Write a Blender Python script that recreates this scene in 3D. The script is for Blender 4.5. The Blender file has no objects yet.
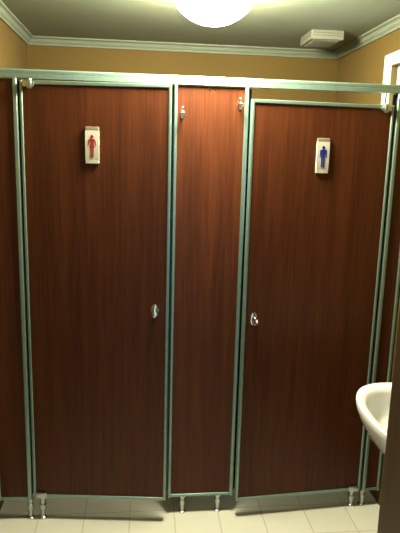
import bpy, bmesh, math
from mathutils import Vector, Matrix

scene = bpy.context.scene
COL = scene.collection

# ------------------------------------------------------------------ materials
def new_mat(name):
    m = bpy.data.materials.new(name); m.use_nodes = True
    nt = m.node_tree
    return m, nt, nt.nodes['Principled BSDF']

def plain(name, col, rough=.5, metal=0., noise=.0, nscale=6., bump=0., bscale=60., coat=0.):
    m, nt, b = new_mat(name)
    b.inputs['Roughness'].default_value = rough
    b.inputs['Metallic'].default_value = metal
    b.inputs['Coat Weight'].default_value = coat
    tc = nt.nodes.new('ShaderNodeTexCoord')
    n = nt.nodes.new('ShaderNodeTexNoise'); n.inputs['Scale'].default_value = nscale
    n.inputs['Detail'].default_value = 4
    nt.links.new(tc.outputs['Object'], n.inputs['Vector'])
    r = nt.nodes.new('ShaderNodeValToRGB')
    r.color_ramp.elements[0].position = .3; r.color_ramp.elements[1].position = .7
    r.color_ramp.elements[0].color = (*[c*(1-noise) for c in col], 1)
    r.color_ramp.elements[1].color = (*[min(1, c*(1+noise)) for c in col], 1)
    nt.links.new(n.outputs['Fac'], r.inputs['Fac'])
    nt.links.new(r.outputs['Color'], b.inputs['Base Color'])
    if bump:
        n2 = nt.nodes.new('ShaderNodeTexNoise'); n2.inputs['Scale'].default_value = bscale
        nt.links.new(tc.outputs['Object'], n2.inputs['Vector'])
        bp = nt.nodes.new('ShaderNodeBump'); bp.inputs['Strength'].default_value = bump
        bp.inputs['Distance'].default_value = .002
        nt.links.new(n2.outputs['Fac'], bp.inputs['Height'])
        nt.links.new(bp.outputs['Normal'], b.inputs['Normal'])
    return m

def wood(name, dark, mid, light, rough=.38, spec=.35):
    """laminate with upright grain: fine streaks over slow bands"""
    m, nt, b = new_mat(name)
    b.inputs['Roughness'].default_value = rough
    b.inputs['Specular IOR Level'].default_value = spec
    tc = nt.nodes.new('ShaderNodeTexCoord')
    mp = nt.nodes.new('ShaderNodeMapping'); mp.inputs['Scale'].default_value = (1, 1, .035)
    nt.links.new(tc.outputs['Object'], mp.inputs['Vector'])
    n1 = nt.nodes.new('ShaderNodeTexNoise'); n1.inputs['Scale'].default_value = 130
    n1.inputs['Detail'].default_value = 5; n1.inputs['Distortion'].default_value = .6
    n2 = nt.nodes.new('ShaderNodeTexNoise'); n2.inputs['Scale'].default_value = 26
    n2.inputs['Detail'].default_value = 3; n2.inputs['Distortion'].default_value = 1.2
    for n in (n1, n2): nt.links.new(mp.outputs['Vector'], n.inputs['Vector'])
    mix = nt.nodes.new('ShaderNodeMath'); mix.operation = 'MULTIPLY_ADD'
    mix.inputs[1].default_value = .5
    half = nt.nodes.new('ShaderNodeMath'); half.operation = 'MULTIPLY'; half.inputs[1].default_value = .5
    nt.links.new(n2.outputs['Fac'], half.inputs[0])
    nt.links.new(n1.outputs['Fac'], mix.inputs[0]); nt.links.new(half.outputs[0], mix.inputs[2])
    r = nt.nodes.new('ShaderNodeValToRGB')
    e = r.color_ramp.elements
    e[0].position = .33; e[0].color = (*dark, 1)
    e[1].position = .66; e[1].color = (*light, 1)
    x = e.new(.48); x.color = (*mid, 1)
    nt.links.new(mix.outputs[0], r.inputs['Fac'])
    nt.links.new(r.outputs['Color'], b.inputs['Base Color'])
    return m

def tiles(name):
    m, nt, b = new_mat(name)
    b.inputs['Roughness'].default_value = .35
    tc = nt.nodes.new('ShaderNodeTexCoord')
    mp = nt.nodes.new('ShaderNodeMapping'); mp.inputs['Location'].default_value = (.274, .21, 0)
    nt.links.new(tc.outputs['Object'], mp.inputs['Vector'])
    br = nt.nodes.new('ShaderNodeTexBrick'); br.offset = 0; br.squash = 1
    br.inputs['Scale'].default_value = 1
    br.inputs['Brick Width'].default_value = .22; br.inputs['Row Height'].default_value = .22
    br.inputs['Mortar Size'].default_value = .003; br.inputs['Mortar Smooth'].default_value = .2
    br.inputs['Color1'].default_value = (.54, .535, .45, 1)
    br.inputs['Color2'].default_value = (.57, .56, .475, 1)
    br.inputs['Mortar'].default_value = (.40, .375, .29, 1)
    nt.links.new(mp.outputs['Vector'], br.inputs['Vector'])
    nt.links.new(br.outputs['Color'], b.inputs['Base Color'])
    bp = nt.nodes.new('ShaderNodeBump'); bp.inputs['Strength'].default_value = .4
    bp.inputs['Distance'].default_value = .002; bp.invert = True
    nt.links.new(br.outputs['Fac'], bp.inputs['Height'])
    nt.links.new(bp.outputs['Normal'], b.inputs['Normal'])
    return m

def glow(name, col, strength, base=(.8, .8, .8), rough=.4):
    m, nt, b = new_mat(name)
    b.inputs['Base Color'].default_value = (*base, 1)
    b.inputs['Roughness'].default_value = rough
    b.inputs['Emission Color'].default_value = (*col, 1)
    b.inputs['Emission Strength'].default_value = strength
    return m

M = dict(
    wood=wood('red_wood_laminate', (.042, .0102, .0028), (.063, .0164, .0044), (.090, .0243, .0068), .44, .2),
    brown=wood('brown_door_wood', (.048, .026, .010), (.066, .037, .015), (.088, .050, .021), .5, .2),
    alu=plain('brushed_aluminium', (.22, .32, .275), .36, .65, .05, 40),
    chrome=plain('chrome', (.86, .86, .84), .12, 1., .02, 20),
    steel=plain('dull_steel', (.42, .48, .44), .3, 1., .05, 30),
    gap_shade=plain('dark_gap_shade', (.006, .018, .020), .18, 0, .1, 40),  # near-black teal that paints shade into the door gaps
    paint=plain('ochre_wall_paint', (.112, .069, .010), .85, 0, .06, 3, .15, 120),
    ceil=plain('ceiling_paint', (.22, .24, .165), .9, 0, .04, 3, .1, 90),
    cornice=plain('cornice_plaster', (.175, .205, .15), .7, 0, .03, 10),
    floor=tiles('cream_floor_tiles'),
    white=plain('white_gloss_paint', (.62, .63, .56), .4, 0, .02, 8),
    vent=plain('vent_plastic', (.19, .19, .14), .5, 0, .03, 20),
    dark=plain('vent_shadow_slot', (.10, .11, .09), .8, 0, .05, 20),
    ceramic=plain('white_ceramic', (.70, .71, .68), .12, 0, .01, 5, coat=.3),
    plaque=plain('ivory_plastic', (.50, .48, .40), .5, 0, .03, 30),
    plaque_end=plain('plaque_end_cap', (.22, .195, .14), .45, 0, .03, 30),
    red=plain('red_print', (.27, .005, .006), .8, 0, .03, 60),
    blue=plain('blue_print', (.001, .008, .16), .9, 0, .03, 60),
    lamp=glow('lamp_diffuser', (1., .93, .67), 300.),
    pane=glow('daylit_frosted_pane', (.62, .90, 1.), 5.0, (.8, .85, .85), .3),
)

# ------------------------------------------------------------------ mesh helpers
def box(bm, lo, hi, bev=0., seg=2):
    r = bmesh.ops.create_cube(bm, size=1.)
    vs = r['verts']
    c = [(a+b)/2 for a, b in zip(lo, hi)]; s = [abs(b-a) for a, b in zip(lo, hi)]
    for v in vs: v.co = Vector([v.co[i]*s[i]+c[i] for i in range(3)])
    if bev:
        es = list({e for v in vs for e in v.link_edges})
        bmesh.ops.bevel(bm, geom=es, offset=min(bev, min(s)*.45), segments=seg, affect='EDGES', profile=.5)

def prism(bm, pts, axis, a, b):
    """pts in the plane across axis ('x': y,z / 'y': x,z / 'z': x,y), from a to b"""
    def P(p, t): return {'x': (t, p[0], p[1]), 'y': (p[0], t, p[1]), 'z': (p[0], p[1], t)}[axis]
    A = [bm.verts.new(P(p, a)) for p in pts]; B = [bm.verts.new(P(p, b)) for p in pts]
    n = len(pts)
    bm.faces.new(A); bm.faces.new(list(reversed(B)))
    for i in range(n): bm.faces.new((A[i], B[i], B[(i+1) % n], A[(i+1) % n]))

def lathe(bm, prof, c=(0, 0, 0), axis='z', n=32, sx=1., sy=1.):
    """prof: (radius, height) list; sx, sy squash the ring"""
    def P(r, h, a):
        u, v = r*math.cos(a)*sx, r*math.sin(a)*sy
        q = {'z': (u, v, h), 'y': (u, h, v), 'x': (h, u, v)}[axis]
        return (c[0]+q[0], c[1]+q[1], c[2]+q[2])
    rings = []
    for r, h in prof:
        if r < 1e-6: rings.append([bm.verts.new(P(0, h, 0))])
        else: rings.append([bm.verts.new(P(r, h, 2*math.pi*i/n)) for i in range(n)])
    for R0, R1 in zip(rings, rings[1:]):
        for i in range(n):
            j = (i+1) % n
            if len(R0) == 1 and len(R1) == 1: continue
            if len(R0) == 1: bm.faces.new((R0[0], R1[i], R1[j]))
            elif len(R1) == 1: bm.faces.new((R0[i], R0[j], R1[0]))
            else: bm.faces.new((R0[i], R0[j], R1[j], R1[i]))
    for R in (rings[0], rings[-1]):
        if len(R) > 1: bm.faces.new(R)

def tube(bm, path, radii, n=12):
    path = [Vector(p) for p in path]
    if not isinstance(radii, (list, tuple)): radii = [radii]*len(path)
    rings = []
    for i, p in enumerate(path):
        t = (path[min(i+1, len(path)-1)]-path[max(i-1, 0)]).normalized()
        a = t.orthogonal().normalized() if i == 0 else (rings_a - t*rings_a.dot(t)).normalized()
        rings_a = a; b = t.cross(a)
        rings.append([bm.verts.new(p+(a*math.cos(2*math.pi*k/n)+b*math.sin(2*math.pi*k/n))*radii[i]) for k in range(n)])
    for R0, R1 in zip(rings, rings[1:]):
        for k in range(n): bm.faces.new((R0[k], R0[(k+1) % n], R1[(k+1) % n], R1[k]))
    bm.faces.new(list(reversed(rings[0]))); bm.faces.new(rings[-1])

def obj(name, bm, mat, parent=None, smooth=False):
    bmesh.ops.recalc_face_normals(bm, faces=bm.faces[:])
    me = bpy.data.meshes.new(name)
    if smooth:
        for f in bm.faces: f.smooth = True
    bm.to_mesh(me); bm.free()
    if smooth: me.set_sharp_from_angle(angle=math.radians(40))
    me.materials.append(mat)
    o = bpy.data.objects.new(name, me); COL.objects.link(o)
    if parent: o.parent = parent
    return o

def B(name, lo, hi, mat, parent=None, bev=0.):
    bm = bmesh.new(); box(bm, lo, hi, bev)
    return obj(name, bm, mat, parent)

def thing(name, label, cat, loc, rotz=0., group=None):
    o = bpy.data.objects.new(name, None); COL.objects.link(o)
    o.empty_display_size = .1
    o.location = loc; o.rotation_euler = (0, 0, rotz)
    o['label'] = label; o['category'] = cat
    if group: o['group'] = group
    return o

def struct(o, label=None):
    o['kind'] = 'structure'
    if label: o['label'] = label; 
    return o

# ------------------------------------------------------------------ dimensions (metres)
XL, XR = -.694, 1.233            # side walls
YB, YF = 1.11, -2.10             # back wall, entrance wall
ZC = 2.43                        # ceiling
HB, HT = 2.053, 2.090            # cubicle header rail
T = .12                          # wall thickness

# ------------------------------------------------------------------ room shell
struct(B('floor', (XL-T, -3.3, -.08), (XR+T, YB+T, 0), M['floor']))
struct(B('ceiling', (XL-T, YF-T, ZC), (XR+T, YB+T, ZC+.08), M['ceil']))
struct(B('wall_back', (XL-T, YB, 0), (XR+T, YB+T, ZC), M['paint']))
struct(B('wall_left', (XL-T, YF, 0), (XL, YB, ZC), M['paint']))
WY0, WY1, WZ0, WZ1 = .060, .298, 1.30, 2.222      # window opening in the right wall
bm = bmesh.new()
box(bm, (XR, YF, 0), (XR+T, WY0, ZC)); box(bm, (XR, WY1, 0), (XR+T, YB, ZC))
box(bm, (XR, WY0, 0), (XR+T, WY1, WZ0)); box(bm, (XR, WY0, WZ1), (XR+T, WY1, ZC))
struct(obj('wall_right', bm, M['paint']))
DX0, DX1, DZ = -.32, .545, 2.06                    # doorway in the entrance wall
bm = bmesh.new()
box(bm, (XL-T, YF-T, 0), (DX0, YF, ZC)); box(bm, (DX1, YF-T, 0), (XR+T, YF, ZC))
box(bm, (DX0, YF-T, DZ), (DX1, YF, ZC))
struct(obj('wall_front', bm, M['paint']))
# entrance door, swung open into the room
struct(B('door_1', (.539, -2.09, .01), (.579, -1.405, 2.03), M['brown'], bev=.003))

# window: painted casing, sash and frosted pane
w = bpy.data.objects.new('window_1', None); COL.objects.link(w); struct(w)
w.location = (XR, (WY0+WY1)/2, WZ0)
hy = (WY1-WY0)/2; hz = WZ1-WZ0
bm = bmesh.new(); cw = .056
box(bm, (-.018, -hy-.03, -cw), (.0, -hy, hz+cw), .003); box(bm, (-.018, hy, -cw), (.0, hy+cw, hz+cw), .003)
box(bm, (-.018, -hy, hz), (.0, hy, hz+cw), .003); box(bm, (-.018, -hy, -cw), (.0, hy, 0), .003)
obj('casing', bm, M['white'], w)
bm = bmesh.new(); sw = .03
box(bm, (.03, -hy, 0), (.06, -hy+sw, hz), .003); box(bm, (.03, hy-sw, 0), (.06, hy, hz), .003)
box(bm, (.03, -hy+sw, hz-sw), (.06, hy-sw, hz), .003); box(bm, (.03, -hy+sw, 0), (.06, hy-sw, sw), .003)
obj('sash', bm, M['white'], w)
B('pane', (.040, -hy+sw, sw), (.046, hy-sw, hz-sw), M['pane'], w)

# cornices: stepped and coved moulding, mitred at the corners
CP = [(0, -.045), (.010, -.045), (.013, -.036), (.022, -.028), (.030, -.014), (.036, -.011), (.045, -.008), (.045, 0), (0, 0)]
def cornice(name, p0, p1, inward, m0, m1):
    """p0-p1 along the wall's foot of the ceiling, inward normal, mitres shorten by the projection"""
    p0, p1, inward = Vector(p0), Vector(p1), Vector(inward)
    d = (p1-p0).normalized(); bm = bmesh.new()
    A = [bm.verts.new(p0+inward*a+Vector((0, 0, b))+d*a*m0) for a, b in CP]
    Bv = [bm.verts.new(p1+inward*a+Vector((0, 0, b))-d*a*m1) for a, b in CP]
    n = len(CP); bm.faces.new(A); bm.faces.new(list(reversed(Bv)))
    for i in range(n): bm.faces.new((A[i], Bv[i], Bv[(i+1) % n], A[(i+1) % n]))
    struct(obj(name, bm, M['cornice']))
cornice('trim_1', (XL, YB, ZC), (XR, YB, ZC), (0, -1, 0), 1, 1)
cornice('trim_2', (XL, YF, ZC), (XL, YB, ZC), (1, 0, 0), 1, 1)
cornice('trim_3', (XR, YF, ZC), (XR, YB, ZC), (-1, 0, 0), 1, 1)
cornice('trim_4', (XL, YF, ZC), (XR, YF, ZC), (0, 1, 0), 1, 1)

# ------------------------------------------------------------------ toilet cubicle front
# header rail
h = thing('header_rail', 'long aluminium rail across the top of both cubicle doors', 'rail', (XL, 0, HB))
L = XR-XL
bm = bmesh.new()
prism(bm, [(-.020, 0), (.020, 0), (.020, .031), (.014, .037), (-.014, .037), (-.020, .031), (-.020, .021), (-.0185, .019), (-.020, .017)], 'x', .002, L-.002)
obj('rail_tube', bm, M['alu'], h)
for x in (.004, L-.012):
    B('end_bracket', (x, -.024, -.002), (x+.008, .024, .042), M['alu'], h, .002)

def foot_mesh(x, y, top):
    bm = bmesh.new()
    lathe(bm, [(.019, .0), (.019, .005), (.013, .009), (.010, .012), (.010, top*.45), (.014, top*.47), (.014, top*.72),
               (.010, top*.75), (.010, top-.012), (.016, top-.010), (.016, top)], (x, y, 0), 'z', 24)
    return bm

def fixed_panel(name, label, x0, x1, left, right, z0, feet, gap_shades, top=HB):
    """fixed panel between two uprights of widths left/right; local origin at floor, x0"""
    t = thing(name, label, 'panel', (x0, 0, 0))
    W = x1-x0
    B('board', (left-.002, -.010, z0+.010), (W-right+.002, .010, top-.004), M['wood'], t, .001)
    for a, b in ((0, left), (W-right, W)):
        bm = bmesh.new()
        # upright with a shallow groove down its face
        prism(bm, [(a, -.017), (a+.003, -.020), (b-.003, -.020), (b, -.017), (b, .017), (b-.003, .020), (a+.003, .020), (a, .017)], 'z', z0, top)
        obj('upright', bm, M['alu'], t)
    for a, b in gap_shades:      # dark strip added as gap shade, on the back corner of the upright
        B('gap_shade', (a, .004, z0+.02), (b, .0185, top-.004), M['gap_shade'], t, .002)
    B('bottom_rail', (left, -.015, z0), (W-right, .015, z0+.014), M['alu'], t, .002)
    for fx in feet: obj('foot', foot_mesh(fx-x0, 0, z0), M['steel'], t, True)
    return t, W

pl, W = fixed_panel('pilaster_panel', 'narrow red wood panel between the two cubicle doors with two hooks on it', .134, .459, .014, .017, .090, (.207, .386), ((-.0135, .0), (.325, .341)))
for x in (.152, .178):
    bm = bmesh.new(); lathe(bm, [(.004, -.0125), (.004, -.0095)], (x, 0, 2.040), 'y', 12); obj('screw', bm, M['chrome'], pl, True)
fixed_panel('side_panel', 'red wood strip panel at the far left edge beside the red woman door', XL+.012, -.523, .014, .018, .105, (-.532,), ((-.523-(XL+.012), -.523-(XL+.012)+.0105),))
fixed_panel('side_panel', 'red wood strip panel on the right between man door and washbasin', 1.135, XR-.006, .017, .014, .085, (1.143,), ((-.0100, .0),))

# cubicle doors
def cubicle_door(label, hx, th, s, W, z0, z1, knob, sw=.0125):
    """s=+1: door runs to +x from its hinge; s=-1: to -x"""
    t = thing('cubicle_door', label, 'door', (hx, 0, 0), th)
    def xr(a, b): return (min(s*a, s*b), max(s*a, s*b))
    a, b = xr(sw-.002, W-sw+.002)
    B('board', (a, -.010, z0+.010), (b, .010, z1-.012), M['wood'], t, .001)
    for u0, u1 in ((0, sw), (W-sw, W)):
        a, b = xr(u0, u1)
        bm = bmesh.new()
        prism(bm, [(a, -.012), (a+.003, -.016), (b-.003, -.016), (b, -.012), (b, .012), (b-.003, .016), (a+.003, .016), (a, .012)], 'z', z0, z1)
        obj('stile', bm, M['alu'], t)
    a, b = xr(sw, W-sw)
    B('top_rail', (a, -.016, z1-.016), (b, .016, z1), M['alu'], t, .003)
    B('bottom_rail', (a, -.016, z0), (b, .016, z0+.014), M['alu'], t, .003)
    # lock: oval rose with a small thumb turn
    bm = bmesh.new()
    ku, kz = knob
    lathe(bm, [(.016, -.010), (.016, -.013), (.0135, -.015), (.0, -.0155)], (s*ku, 0, kz), 'y', 28, 1., 1.9)
    k = obj('door_knob', bm, M['chrome'], t, True)
    bm = bmesh.new()
    lathe(bm, [(.007, -.015), (.007, -.026), (.014, -.030), (.0155, -.037), (.012, -.045), (.0, -.047)], (s*ku, 0, kz-.006), 'y', 24, .9, 1.4)
    obj('thumb_turn', bm, M['chrome'], k, True)
    # pivot hinges, top and bottom
    for zz, up in ((z1, 1), (z0, -1)):
        bm = bmesh.new()
        u0 = s*.040
        if up > 0:
            box(bm, (u0-.024, -.023, zz-.026), (u0+.024, -.016, zz-.002), .003)
            lathe(bm, [(.0, -.006), (.009, -.004), (.012, 0), (.012, .024), (.008, .028), (.006, .034), (.0, .036)], (u0+.008*s, -.030, zz-.030), 'z', 20)
            lathe(bm, [(.006, 0), (.006, HB-zz+.012)], (u0+.008*s, -.012, zz-.012), 'z', 14)
        else:
            lathe(bm, [(.017, .0), (.017, .006), (.011, .010), (.011, z0*.40), (.016, z0*.43), (.016, z0*.62), (.011, z0*.65), (.011, z0-.008), (.018, z0-.006), (.018, z0+.0)], (u0, 0, 0), 'z', 24)
            box(bm, (u0-.026, -.022, z0-.002), (u0+.026, -.0155, z0+.026), .003)
        obj('hinge' if up > 0 else 'pivot_foot', bm, M['steel'], t, True)
    return t

TL, TR = math.radians(-6), math.radians(4.5)
cubicle_door('left cubicle door in red wood with aluminium edging, standing slightly ajar, red woman sign', -.513, TL, 1, .637, .118, 2.045, (.576, 1.065))
cubicle_door('right cubicle door in red wood with aluminium edging, slightly ajar, blue man sign', 1.123, TR, -1, .660, .090, 2.000, (.610, 1.022))

# signs
def disc(bm, x, z, r, y0, y1, n=20, sz=1.):
    prism(bm, [(x+r*math.cos(2*math.pi*i/n), z+r*sz*math.sin(2*math.pi*i/n)) for i in range(n)], 'y', y0, y1)

def sign(name, label, hx, th, u, z, figure, col):
    ca, sa = math.cos(th), math.sin(th)
    t = thing(name, label, 'sign', (hx+u*ca+.0102*sa, u*sa-.0102*ca, z-.077), th)
    w, hgt = .029, .154
    # plaque bowed forward along its height
    bm = bmesh.new(); n = 14; front = []
    for i in range(n+1):
        q = i/n; zz = hgt*(.10+.80*q); front.append((-.0085-.0015*math.sin(math.pi*q), zz))
    prism(bm, [(0, hgt*.10)]+front+[(0, hgt*.90)], 'x', -w, w)
    obj('plaque', bm, M['plaque'], t)
    for z0, z1 in ((0, hgt*.10), (hgt*.90, hgt)):
        B('end_cap', (-w, -.0085, z0), (w, 0, z1), M['plaque_end'] if z0 else M['plaque'], t, .002)
    bm = bmesh.new(); y0, y1 = -.0108, -.0080
    def poly(pts): prism(bm, pts, 'y', y0, y1)
    disc(bm, 0, .122, .0075, y0, y1, 20, 1.15)
    if figure == 'woman':
        poly([(-.0125, .109), (-.004, .1125), (.004, .1125), (.0125, .109), (.0085, .090), (.0125, .068), (-.0125, .068), (-.0085, .090)])
        for s in (-1, 1):
            poly([(s*.0130, .109), (s*.0165, .106), (s*.0215, .078), (s*.0180, .0765), (s*.0125, .098)])
            poly([(s*.0010, .0685), (s*.0085, .0685), (s*.0065, .024), (s*.0020, .024)])
    else:
        poly([(-.0150, .110), (-.004, .1135), (.004, .1135), (.0150, .110), (.0105, .072), (-.0105, .072)])
        for s in (-1, 1):
            poly([(s*.0150, .110), (s*.0185, .107), (s*.0190, .072), (s*.0150, .071), (s*.0125, .098)])
            poly([(s*.0008, .0725), (s*.0105, .0725), (s*.0090, .022), (s*.0025, .022)])
    for q in bm.verts: q.co.x *= .86; q.co.z = (q.co.z-.070)*.86+.068
    obj('figure', bm, M[col], t)
    return t
sign('toilet_sign', 'ivory sign plaque with a red woman on the left cubicle door', -.513, TL, .303, 1.787, 'woman', 'red')
sign('toilet_sign', 'ivory sign plaque with a blue man on the right cubicle door', 1.123, TR, -.327, 1.770, 'man', 'blue')

# coat hooks on the pilaster
def coat_hook(label, x, z):
    t = thing('coat_hook', label, 'hook', (x, -.0102, z), 0, 'coat hooks on the narrow panel')
    bm = bmesh.new()
    lathe(bm, [(.0085, 0), (.0085, -.003), (.006, -.005), (0, -.0055)], (0, 0, .0), 'y', 24, 1., 2.3)
    obj('back_plate', bm, M['chrome'], t, True)
    bm = bmesh.new()
    tube(bm, [(0, -.004, .006), (0, -.012, -.002), (0, -.022, -.012), (0, -.033, -.012), (0, -.040, -.003)], [.005, .005, .005, .005, .005])
    bmesh.ops.create_uvsphere(bm, u_segments=18, v_segments=12, radius=.0105, matrix=Matrix.Translation((0, -.041, .001)))
    obj('prong', bm, M['chrome'], t, True)
    bm = bmesh.new()
    tube(bm, [(0, -.004, .012), (0, -.012, .018), (0, -.019, .026)], [.0035, .0035, .0045])
    bmesh.ops.create_uvsphere(bm, u_segments=14, v_segments=10, radius=.0055, matrix=Matrix.Translation((0, -.020, .027)))
    obj('upper_prong', bm, M['chrome'], t, True)
coat_hook('chrome coat hook near the left edge of the narrow middle panel', .170, 1.930)
coat_hook('chrome coat hook near the right edge of the narrow middle panel', .420, 1.975)

# dividing panel behind the pilaster, cubicle from cubicle
dv = thing('divider_panel', 'dark red dividing panel between the cubicles, behind the narrow middle panel', 'panel', (.296, .024, 0))
B('board', (-.010, .012, .100), (.010, YB-.024-.014, 2.045), M['wood'], dv, .001)
for y in (0, YB-.024-.016):
    B('upright', (-.014, y, .095), (.014, y+.014, 2.05), M['alu'], dv, .002)
bm = foot_mesh(0, .6, .100); obj('foot', bm, M['chrome'], dv, True)

# ------------------------------------------------------------------ ceiling fittings
LX, LY, LR, LD = .275, -.16, .172, .165
lp = thing('ceiling_lamp', 'round glowing white dome lamp on the ceiling above the narrow middle panel', 'lamp', (LX, LY, ZC))
bm = bmesh.new(); lathe(bm, [(LR+.012, 0), (LR+.012, -.018), (LR+.006, -.024), (LR-.004, -.024), (LR-.004, 0)], (0, 0, 0), 'z', 64)
obj('base_ring', bm, M['white'], lp, True)
bm = bmesh.new()
prof = [(LR*math.cos(a), -.018-(LD-.018)*math.sin(a)) for a in [math.pi/2*i/14 for i in range(14)]]+[(0, -LD)]
lathe(bm, prof, (0, 0, 0), 'z', 64)
obj('diffuser', bm, M['lamp'], lp, True)

v = thing('ceiling_vent', 'small boxy white extractor vent on the ceiling near the right corner', 'vent', (.885, .545, ZC))
vw, vd, vh = .178, .215, .047
bm = bmesh.new(); box(bm, (0, 0, -vh), (vw, vd, 0), .004)
obj('housing', bm, M['vent'], v)
for zz in (-.0145, -.028):
    B('slot', (.008, -.0008, zz-.002), (vw-.008, .004, zz+.002), M['dark'], v)
    B('slot', (-.0008, .008, zz-.002), (.004, vd-.008, zz+.002), M['dark'], v)
bm = bmesh.new()
box(bm, (.018, .018, -vh-.0015), (vw-.018, vd-.018, -vh+.002))
gr = obj('grille', bm, M['dark'], v)
bm = bmesh.new()
for i in range(7):
    y = .028+i*(vd-.056)/6; box(bm, (.018, y-.005, -vh-.004), (vw-.018, y+.005, -vh-.0012), .001)
obj('louvre', bm, M['vent'], gr)

# ------------------------------------------------------------------ washbasin
BX, BY, AX, AY, BZ = 1.017, -.715, .207, .315, .845
ws = thing('washbasin', 'white ceramic washbasin on the right wall beside the brown door', 'basin', (BX, BY, 0))
bm = bmesh.new(); N = 72
def ring(k, z, nexp=2.3, sh=0.):
    """one closed outline of the basin; k scales it, the back stays against the wall"""
    out = []
    for i in range(N):
        a = 2*math.pi*i/N; c, s_ = math.cos(a), math.sin(a)
        x = AX*k*math.copysign(abs(c)**(2/nexp), c); y = AY*k*math.copysign(abs(s_)**(2/nexp), s_)
        out.append(bm.verts.new((x+sh, y, z)))
    return out
prof = [(.30, -.205, .10), (.52, -.192, .075), (.74, -.158, .042), (.89, -.108, .018), (.965, -.055, .005), (.993, -.022, 0), (1.0, -.008, 0),
        (.992, .000, 0), (.965, .004, 0), (.90, .002, 0), (.845, -.006, 0), (.815, -.024, 0), (.79, -.060, 0), (.73, -.105, 0), (.55, -.146, 0), (.28, -.156, 0), (.10, -.159, 0)]
rs = [ring(k, BZ+z, 2.35, sh) for k, z, sh in prof]
for R0, R1 in zip(rs, rs[1:]):
    for i in range(N): bm.faces.new((R0[i], R0[(i+1) % N], R1[(i+1) % N], R1[i]))
bm.faces.new(rs[0]); bm.faces.new(rs[-1])
box(bm, (.13, -AY*.80, BZ-.075), (XR-BX, AY*.80, BZ-.002), .012)
bowl = obj('bowl', bm, M['ceramic'], ws, True)
bm = bmesh.new(); lathe(bm, [(.022, BZ-.1595), (.022, BZ-.156), (.016, BZ-.154), (0, BZ-.155)], (0, 0, 0), 'z', 24)
obj('drain', bm, M['chrome'], bowl, True)
bm = bmesh.new()
lathe(bm, [(.022, BZ), (.022, BZ+.008), (.016, BZ+.012), (.016, BZ+.075), (.018, BZ+.080), (.018, BZ+.095), (.010, BZ+.100), (0, BZ+.100)], (.165, 0, 0), 'z', 24)
tube(bm, [(.165, 0, BZ+.060), (.120, 0, BZ+.078), (.075, 0, BZ+.078), (.055, 0, BZ+.062)], [.011, .010, .009, .009])
obj('tap', bm, M['chrome'], ws, True)
bm = bmesh.new()
tube(bm, [(.06, 0, BZ-.19), (.06, 0, BZ-.32), (.075, 0, BZ-.37), (.10, 0, BZ-.42), (.105, 0, BZ-.50), (.105, 0, .001)], .016)
obj('waste_pipe', bm, M['chrome'], ws, True)

# ------------------------------------------------------------------ daylight from outside the entrance
wd = bpy.data.worlds.new('daylight'); scene.world = wd; wd.use_nodes = True
bg = wd.node_tree.nodes['Background']
bg.inputs['Color'].default_value = (.45, .80, 1., 1); bg.inputs['Strength'].default_value = .9

# ------------------------------------------------------------------ camera
cam = bpy.data.cameras.new('camera'); co = bpy.data.objects.new('camera', cam); COL.objects.link(co)
yaw, pitch, roll = .1068, .1939, .0266
rt = Vector((math.cos(yaw), -math.sin(yaw), 0)); fw = Vector((math.sin(yaw), math.cos(yaw), 0)); up = Vector((0, 0, 1))
f2 = fw*math.cos(pitch)-up*math.sin(pitch); u2 = up*math.cos(pitch)+fw*math.sin(pitch)
r3 = rt*math.cos(roll)+u2*math.sin(roll); u3 = -rt*math.sin(roll)+u2*math.cos(roll)
m = Matrix((r3, u3, -f2)).transposed().to_4x4(); m.translation = (0, -2.48, 1.7454)
co.matrix_world = m
cam.sensor_width = 36; cam.sensor_fit = 'AUTO'; cam.lens = 551.47*36/533
cam.clip_start = .02
scene.camera = co

vs = scene.view_settings
vs.view_transform = 'Standard'; vs.look = 'None'; vs.gamma = 1; vs.use_curve_mapping = False
vs.exposure = 0.0
